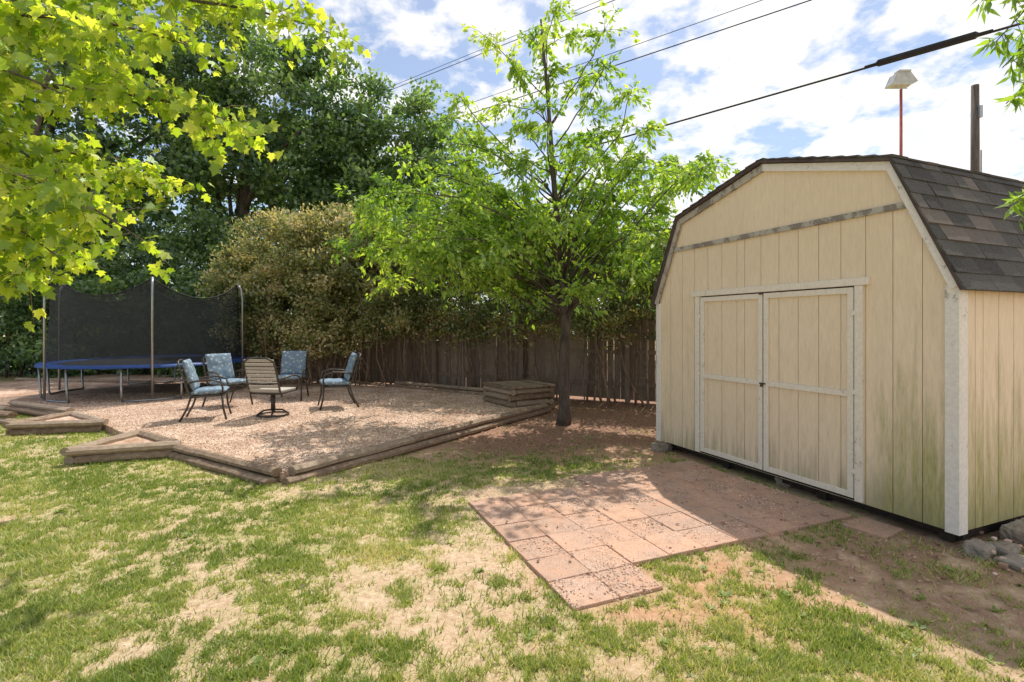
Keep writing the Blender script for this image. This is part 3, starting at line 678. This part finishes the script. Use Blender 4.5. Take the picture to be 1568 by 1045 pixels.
mb.bb(.625,.688,.0128,.040,.11,1.872); mb.bb(2.442,2.508,.0128,.040,.11,1.872); mb.bb(.575,2.56,.0128,.044,1.874,1.935)
for a,b in ((DX0,MID-.004),(MID+.004,DX1)):
    mb.bb(a,a+.052,.015,.034,.125,1.862); mb.bb(b-.052,b,.015,.034,.125,1.862)
    mb.bb(a+.053,b-.053,.015,.032,1.81,1.862); mb.bb(a+.053,b-.053,.015,.032,.125,.175); mb.bb(a+.053,b-.053,.015,.032,.955,1.005)
mb.make('door_and_frame_trim',M_doortrim,sh,bevel=.003)
mb=MB()
mb.bb(.689,.6995,.0122,.0142,.125,1.87); mb.bb(2.4305,2.4415,.0122,.0142,.125,1.87); mb.bb(MID-.0035,MID+.0035,.0125,.0335,.125,1.862); mb.bb(DX0,DX1,.0122,.0145,1.8635,1.873); mb.bb(.69,2.44,.0122,.016,.105,.122)
mb.make('door_gaps',M_dark,sh)
mb=MB(); mb.bb(MID-.032,MID+.035,.0345,.046,.970,.984); mb.bb(MID-.008,MID+.014,.047,.060,.945,.972); mb.bb(MID-.01,MID+.035,.045,.052,1.848,1.862)
mb.make('latch',M_drip,sh,bevel=.002)
mb=MB()
for z in (.35,1.0,1.65):
    mb.bb(.672,.715,.0405,.045,z-.02,z+.02); mb.bb(2.42,2.46,.0405,.045,z-.02,z+.02)
mb.make('hinges',M_doortrim,sh,bevel=.002)
mb=MB()
for x0 in (.05,1.0,2.1,3.02): mb.bb(x0,x0+.09,-.06,-DP+.1,.0,.098)
mb.bb(.01,W-.01,-.1,-.14,.02,.098)
mb.make('floor_skids',M_dark,sh)
rp_=[(-.075,1.80),(.39,2.835),(W/2,3.165),(W-.39,2.835),(W+.075,1.80)]
rb_=[(-.055,1.79),(.40,2.81),(W/2,3.137),(W-.40,2.81),(W+.055,1.79)]
mb=MB()
for i in range(4): mb.prism([rp_[i],rp_[i+1],rb_[i+1],rb_[i]],.075,-DP-.06)
mb.make('roof_deck',M_drip,sh)
mb=MB()
for i in range(4):
    p=np.array(rp_[i]);q=np.array(rp_[i+1])
    if i>=2: p,q=q,p
    L_=np.linalg.norm(q-p); d=(q-p)/L_; nn=np.array([-d[1],d[0]]) if i<2 else np.array([d[1],-d[0]])
    m=int(L_/.135)+1
    for c_ in range(m):
        s0=c_*.135-.015; s1=min(L_,s0+.20); first=True; y=.085
        while y>-DP-.06:
            wd=random.choice([.15,.2,.3,.25]); 
            if first and c_%2: wd=.12
            first=False; y2=max(-DP-.07,y-wd); h0=.010+random.random()*.008
            a=p+d*s0;b=p+d*s1
            v=[]
            for yy in (y-.001,y2+.001):
                for base,off in ((a,.001),(a,h0+.004),(b,.004),(b,.001)):
                    pt=base+nn*off; v.append((pt[0],yy,pt[1]))
            mb.add(v,[(0,1,2,3),(7,6,5,4),(0,4,5,1),(1,5,6,2),(2,6,7,3),(3,7,4,0)],min(1,max(0,random.gauss(.5,.3)))); y=y2
mb.make('shingles',M_shingle,sh)
def rock(name,loc,dim,rz_,mat=M_concrete,seed=0):
    rs=np.random.RandomState(seed); bm_=MB(); bm_.box((0,0,0),(dim[0]/2,dim[1]/2,dim[2]/2))
    o=bm_.make(name,mat,None); 
    for v in o.data.vertices: v.co+=Vector(rs.uniform(-.14,.14,3))*min(dim)
    b=o.modifiers.new('b','BEVEL'); b.width=min(dim)*.18; b.segments=2
    s_=o.modifiers.new('s','SUBSURF'); s_.levels=3; s_.render_levels=3; s_.subdivision_type='SIMPLE'
    tx=bpy.data.textures.new('rk','CLOUDS'); tx.noise_scale=.04; dm=o.modifiers.new('d','DISPLACE'); dm.texture=tx; dm.strength=.035
    o.location=loc; o.rotation_euler=(rs.uniform(-.08,.08),rs.uniform(-.08,.08),rz_)
    return o
rock('concrete_block',(3.17,3.5,.01),(.16,.13,.11),.5,seed=1)
rock('concrete_block',(3.36,3.52,.0),(.2,.12,.12),.3,seed=2)
rock('concrete_block',(1.86,6.42,.03),(.22,.16,.1),.6,seed=3)
rock('concrete_block',(2.70,5.06,.02),(.2,.16,.1),.6,seed=31)
rock('stone_edging',(3.30,3.2,.0),(.15,.42,.08),.25,seed=4)
rock('stone_edging',(3.16,2.78,-.01),(.15,.36,.07),.1,seed=5)
rock('stone_edging',(3.75,3.75,.03),(.4,.16,.12),.4,seed=6)
rock('stone_edging',(3.05,2.4,-.01),(.18,.3,.05),-.2,seed=7)
mb=MB(); rs=np.random.RandomState(8)
for i in range(180):
    s=rs.uniform(.010,.026); mb.box((3.45+rs.randn()*.14,3.18+rs.randn()*.30,.005+rs.rand()*.02),(s,s*.7,s*.6),rs.rand()*6,rs.rand())
mb.make('river_rock_bed',M_pebble,None,bevel=.006)

# ---------------------------------------------------------------- leaf litter
rs=np.random.RandomState(44); n=34000; y=2.6+rs.rand(n)*8.5; x=-4+rs.rand(n)*8.5; g_,l_,r_=fields(x,y)
pv=paved(x,y)
k=(rs.rand(n)<(l_*.8+.02+.10*pv))&(~inpoly(x,y,TER)|((rs.rand(n)<.18)&(x>-3))); u,v=uv(x,y); k&=~((u>0)&(v>-.02)&(u<3.2)); x=x[k];y=y[k];n=len(x)  # sparse litter over the right of the gravel also stands in for dappled shade
zz_=np.where(paved(x,y),.016,gz(x,y)+.006)+rs.rand(n)*.006; zz_=np.where(inpoly(x,y,TER),.108,zz_)
a=rs.rand(n)*6.28; sz=.014+.026*rs.rand(n); V=np.zeros((n,4,3)); 
for j,(tx,ty) in enumerate([(-.5,0),(0,.28),(.5,0),(0,-.28)]):
    V[:,j,0]=x+sz*(tx*np.cos(a)-ty*np.sin(a)); V[:,j,1]=y+sz*(tx*np.sin(a)+ty*np.cos(a)); V[:,j,2]=zz_+rs.rand(n)*.010
fastmesh('leaf_litter',V.reshape(-1,3),4,L_litter,None,rs.rand(n))
rs=np.random.RandomState(45); n=20000; u=.25+rs.rand(n)*2.5; v=-3.05+rs.rand(n)*3.0; x=P0[0]+u*D1[0]+v*D2[0]; y=P0[1]+u*D1[1]+v*D2[1]
k=fbm(x,y,4,66,3)+.25*(rs.rand(n)-.5)>.46; k&=(u>.60)|(v<-2.15)|(rs.rand(n)<.3); x=x[k];y=y[k];n=len(x); sz=.003+.0048*rs.rand(n)
vx=oc[None,:,:]*sz[:,None,None]; zt=np.where(paved(x,y),.011,gz(x,y))
vv=np.stack([vx[:,:,0]+x[:,None],vx[:,:,1]+y[:,None],vx[:,:,2]*.8+zt[:,None]],-1)
fastmesh('patio_grit',vv[:,tri,:].reshape(-1,3),3,M_pebble,None,np.repeat(rs.rand(n),4))

# ---------------------------------------------------------------- trampoline
tp=empty('trampoline',(-7.9,11.3,.10)); RR=1.85; RH_=.66
def ring(r,z,n=48): return [(r*math.cos(2*math.pi*i/n),r*math.sin(2*math.pi*i/n),z) for i in range(n)]
mb=MB(); mb.tube(ring(RR,RH_),.022,8,closed=True)
a0=math.radians(-55)
for k in range(6):
    for s in (-1,1):
        an=a0+math.radians(60*k)+s*math.radians(15)
        mb.tube([(RR*math.cos(an),RR*math.sin(an),RH_-.01),(RR*.985*math.cos(an),RR*.985*math.sin(an),.1),(RR*.97*math.cos(an),RR*.97*math.sin(an),.02)],.02,8)
    pts=[(RR*.97*math.cos(a0+math.radians(60*k+d)),RR*.97*math.sin(a0+math.radians(60*k+d)),.022) for d in (-15,-5,5,15)]
    mb.tube(pts,.02,8)
mb.make('steel_frame',M_metal,tp,True)
mb=MB()
for k in range(6):
    an=a0+math.radians(60*k); c,s=math.cos(an),math.sin(an)
    mb.tube([((RR+.05)*c,(RR+.05)*s,.05),((RR+.05)*c,(RR+.05)*s,2.0),((RR+.02)*c,(RR+.02)*s,2.25),((RR-.06)*c,(RR-.06)*s,2.36)],.021,8)
mb.make('enclosure_posts',M_metal,tp,True)
n=60; v=[];f=[]
prof_=[(RR+.06,RH_-.02),(RR+.05,RH_+.025),(RR-.05,RH_+.035),(RR-.22,RH_+.03),(RR-.27,RH_+.01)]
for i in range(n):
    an=2*math.pi*i/n
    for r_,z in prof_: v.append((r_*math.cos(an),r_*math.sin(an),z+random.uniform(-.006,.006)))
K=len(prof_)
for i in range(n):
    for k in range(K-1): f.append((i*K+k,((i+1)%n)*K+k,((i+1)%n)*K+k+1,i*K+k+1))
mesh('safety_pad',v,f,M_bluepad,tp,True)
v=ring(RR-.24,RH_+.005,60); mesh('jumping_mat',v,[tuple(range(60))],M_mat,tp)
v=[];f=[]; n=120; K=9
for i in range(n):
    an=2*math.pi*i/n+a0; ph=(i%20)/20; sag=.34*4*ph*(1-ph)
    top=2.34-sag; inset=.05+.16*math.sin(ph*math.pi)
    for k in range(K):
        t=k/(K-1); z=RH_+.03+(top-RH_-.03)*t; r_=RR-.12+(.10-inset)*t*.8+.025*math.sin(i*.9+t*3)*t*(1-t)*3
        v.append((r_*math.cos(an),r_*math.sin(an),z))
for i in range(n):
    for k in range(K-1): f.append((i*K+k,((i+1)%n)*K+k,((i+1)%n)*K+k+1,i*K+k+1))
mesh('safety_net',v,f,M_net,tp,True)
mb=MB(); mb.tube([v[i*K+K-1] for i in range(n)],.012,5,closed=True); mb.make('net_hem',M_mat,tp,True)

# ---------------------------------------------------------------- chairs
def cushion(mb_name,c,h,tilt,mat,parent,nx=3,ny=3):
    n=15; v=[];f=[]
    for side in (1,-1):
        for i in range(n):
            for j in range(n):
                a=-1+2*i/(n-1); b=-1+2*j/(n-1)
                edge=(1-abs(a)**5)*(1-abs(b)**5); tuft=.72+.28*abs(math.sin(a*math.pi*nx/2))*abs(math.sin(b*math.pi*ny/2))
                v.append((a*h[0],b*h[1],side*h[2]*(.15+.85*edge**.5*tuft)))
    for s_ in (0,1):
        o_=s_*n*n
        for i in range(n-1):
            for j in range(n-1):
                q=(o_+i*n+j,o_+(i+1)*n+j,o_+(i+1)*n+j+1,o_+i*n+j+1); f.append(q if s_==0 else q[::-1])
    b_=[(i,0) for i in range(n)]+[(n-1,j) for j in range(1,n)]+[(i,n-1) for i in range(n-2,-1,-1)]+[(0,j) for j in range(n-2,0,-1)]
    for k in range(len(b_)):
        p=b_[k];q=b_[(k+1)%len(b_)]; f.append((p[0]*n+p[1],n*n+p[0]*n+p[1],n*n+q[0]*n+q[1],q[0]*n+q[1]))
    M=Matrix.Translation(Vector(c))@Matrix.Rotation(tilt,4,'X'); v=[M@Vector(p) for p in v]
    return mesh(mb_name,v,f,mat,parent,True)
def chair(loc,face,swivel=False,sc=1.0,cush=True):
    e=empty('patio_chair',(loc[0],loc[1],.10),face,sc); mb=MB()
    for s in (-1,1):
        if not swivel:
            mb.tube([(s*.29,-.30,0),(s*.28,-.25,.2),(s*.27,-.24,.40)],.016,8)
            mb.tube([(s*.27,.36,0),(s*.265,.26,.2),(s*.26,.20,.40)],.016,8)
        mb.tube([(s*.27,-.24,.40),(s*.31,-.25,.52),(s*.325,-.22,.62),(s*.325,-.08,.66),(s*.315,.12,.645),(s*.275,.275,.60)],.015,8)
        mb.tube([(s*.26,-.25,.40),(s*.26,.20,.385),(s*.265,.25,.50),(s*.265,.31,.72),(s*.25,.375,.90),(s*.17,.40,.955),(0,.405,.97)],.016,8)
    mb.tube([(-.26,-.25,.40),(.26,-.25,.40)],.015,8); mb.tube([(-.26,.20,.385),(.26,.20,.385)],.015,8)
    mb.tube([(-.265,.27,.56),(0,.285,.54),(.265,.27,.56)],.012,6); mb.tube([(-.255,.35,.84),(.255,.35,.84)],.012,6)
    if not swivel:
        for i in range(6):
            z=.60+i*.055; yy=.345+(z-.6)*.33-.02; mb.tube([(-.26,yy,z),(0,yy+.02,z),(.26,yy,z)],.009,5)
    for i in range(7): x=-.2+.4*i/6; mb.tube([(x,-.25,.40),(x,.20,.385)],.007,5)
    if swivel:
        mb.tube([(0,0,.08),(0,0,.36)],.035,10); mb.tube([(.24*math.cos(a),.24*math.sin(a),.02) for a in np.linspace(0,6.283,24)[:-1]],.014,6,closed=True)
        for k in range(4):
            a=k*math.pi/2+.5; mb.tube([(0,0,.10),(.14*math.cos(a),.14*math.sin(a),.09),(.24*math.cos(a),.24*math.sin(a),.022)],.014,6)
        mb.tube([(-.26,0,.385),(.26,0,.385)],.014,6); mb.box((0,0,.365),(.12,.12,.012))
    mb.make('metal_frame',M_bronze,e,True)
    if swivel:
        m=MB()
        for i in range(9):
            z=.44+i*.060; yy=.235+ (z-.44)*.30; m.box((0,yy,z),(.25,.008,.022),0,.5,Matrix.Rotation(-.28,3,'X'))
        m.make('back_slats',M_tansling,e,bevel=.004)
        m=MB(); m.box((0,-.03,.415),(.25,.23,.02)); m.make('seat_pad',M_tansling,e,bevel=.01)
    else:
        cushion('seat_cushion',(0,-.03,.455),(.255,.25,.058),-.04,M_cush,e)
        cushion('back_cushion',(0,.245,.73),(.245,.255,.055),math.radians(90-17)+0,M_cush,e)
    return e
chair((-4.75,8.05),math.radians(112),sc=.94)
chair((-3.83,8.25),math.radians(172),True,.98)
chair((-5.10,9.25),math.radians(62),sc=.95)
chair((-4.35,10.1),math.radians(8),sc=.95)
chair((-3.12,9.15),math.radians(-66),sc=.97)

# ---------------------------------------------------------------- utilities
e=empty('utility_pole',(19.8,22,0)); mb=MB(); mb.tube([(0,0,-.5),(0,0,6),(0,0,11.8)],[.19,.17,.14],12); mb.make('pole',M_polewood,e,True)
mb=MB(); mb.tube([(.17,-.1,0),(.17,-.1,9)],.03,6); mb.box((.05,-.2,10.6),(.06,.05,.25)); mb.make('conduit',M_metal,e)
e=empty('floodlight_pole',(18.9,25,0)); mb=MB(); mb.tube([(0,0,-.3),(0,0,13.0)],[.085,.06],10); mb.make('pole',M_redpole,e,True)
mb=MB(); mb.tube([(-.35,0,13.05),(.3,0,13.05)],.03,6)
mb.prism([(-.6,13.15),(-.35,13.72),(.3,13.72),(.62,13.3),(.35,13.15)],-.25,.25); mb.box((0,-.1,13.78),(.28,.2,.05)); mb.make('lamp_head',M_lamp,e,bevel=.03)
def wire(name,p,q,r,sag=.2):
    p=np.array(p,float);q=np.array(q,float); mb=MB(); mb.tube([tuple(p+(q-p)*t+np.array([0,0,-sag*4*t*(1-t)])) for t in np.linspace(0,1,24)],r,5); return mb.make(name,M_wire)
wire('power_line',(-6,27.3,8.1),(21.5,1.3,8.1),.030,.0)
wire('power_line',(-17,29.8,9),(13.6,6.6,9),.015,.05)
wire('power_line',(-17,30.2,9.5),(13.6,7.0,9.6),.010,.05)
wire('power_line',(-13.7,25.2,10),(9,8.7,10),.011,.05)
wire('power_line',(-13.7,25.6,10.3),(9,9.1,10.4),.008,.05)
mb=MB(); A_=np.array([9.15,12.95,8.12]);B_=np.array([10.55,11.62,8.12]); d=(B_-A_)
mb.tube([tuple(A_-d*.12),tuple(A_),tuple(A_+d*.03),tuple(B_-d*.03),tuple(B_),tuple(B_+d*.12)],[.03,.035,.09,.09,.035,.03],8); mb.make('cable_splice_case',M_wire)
print('polys',sum(len(o.data.polygons) for o in bpy.data.objects if o.type=='MESH'))
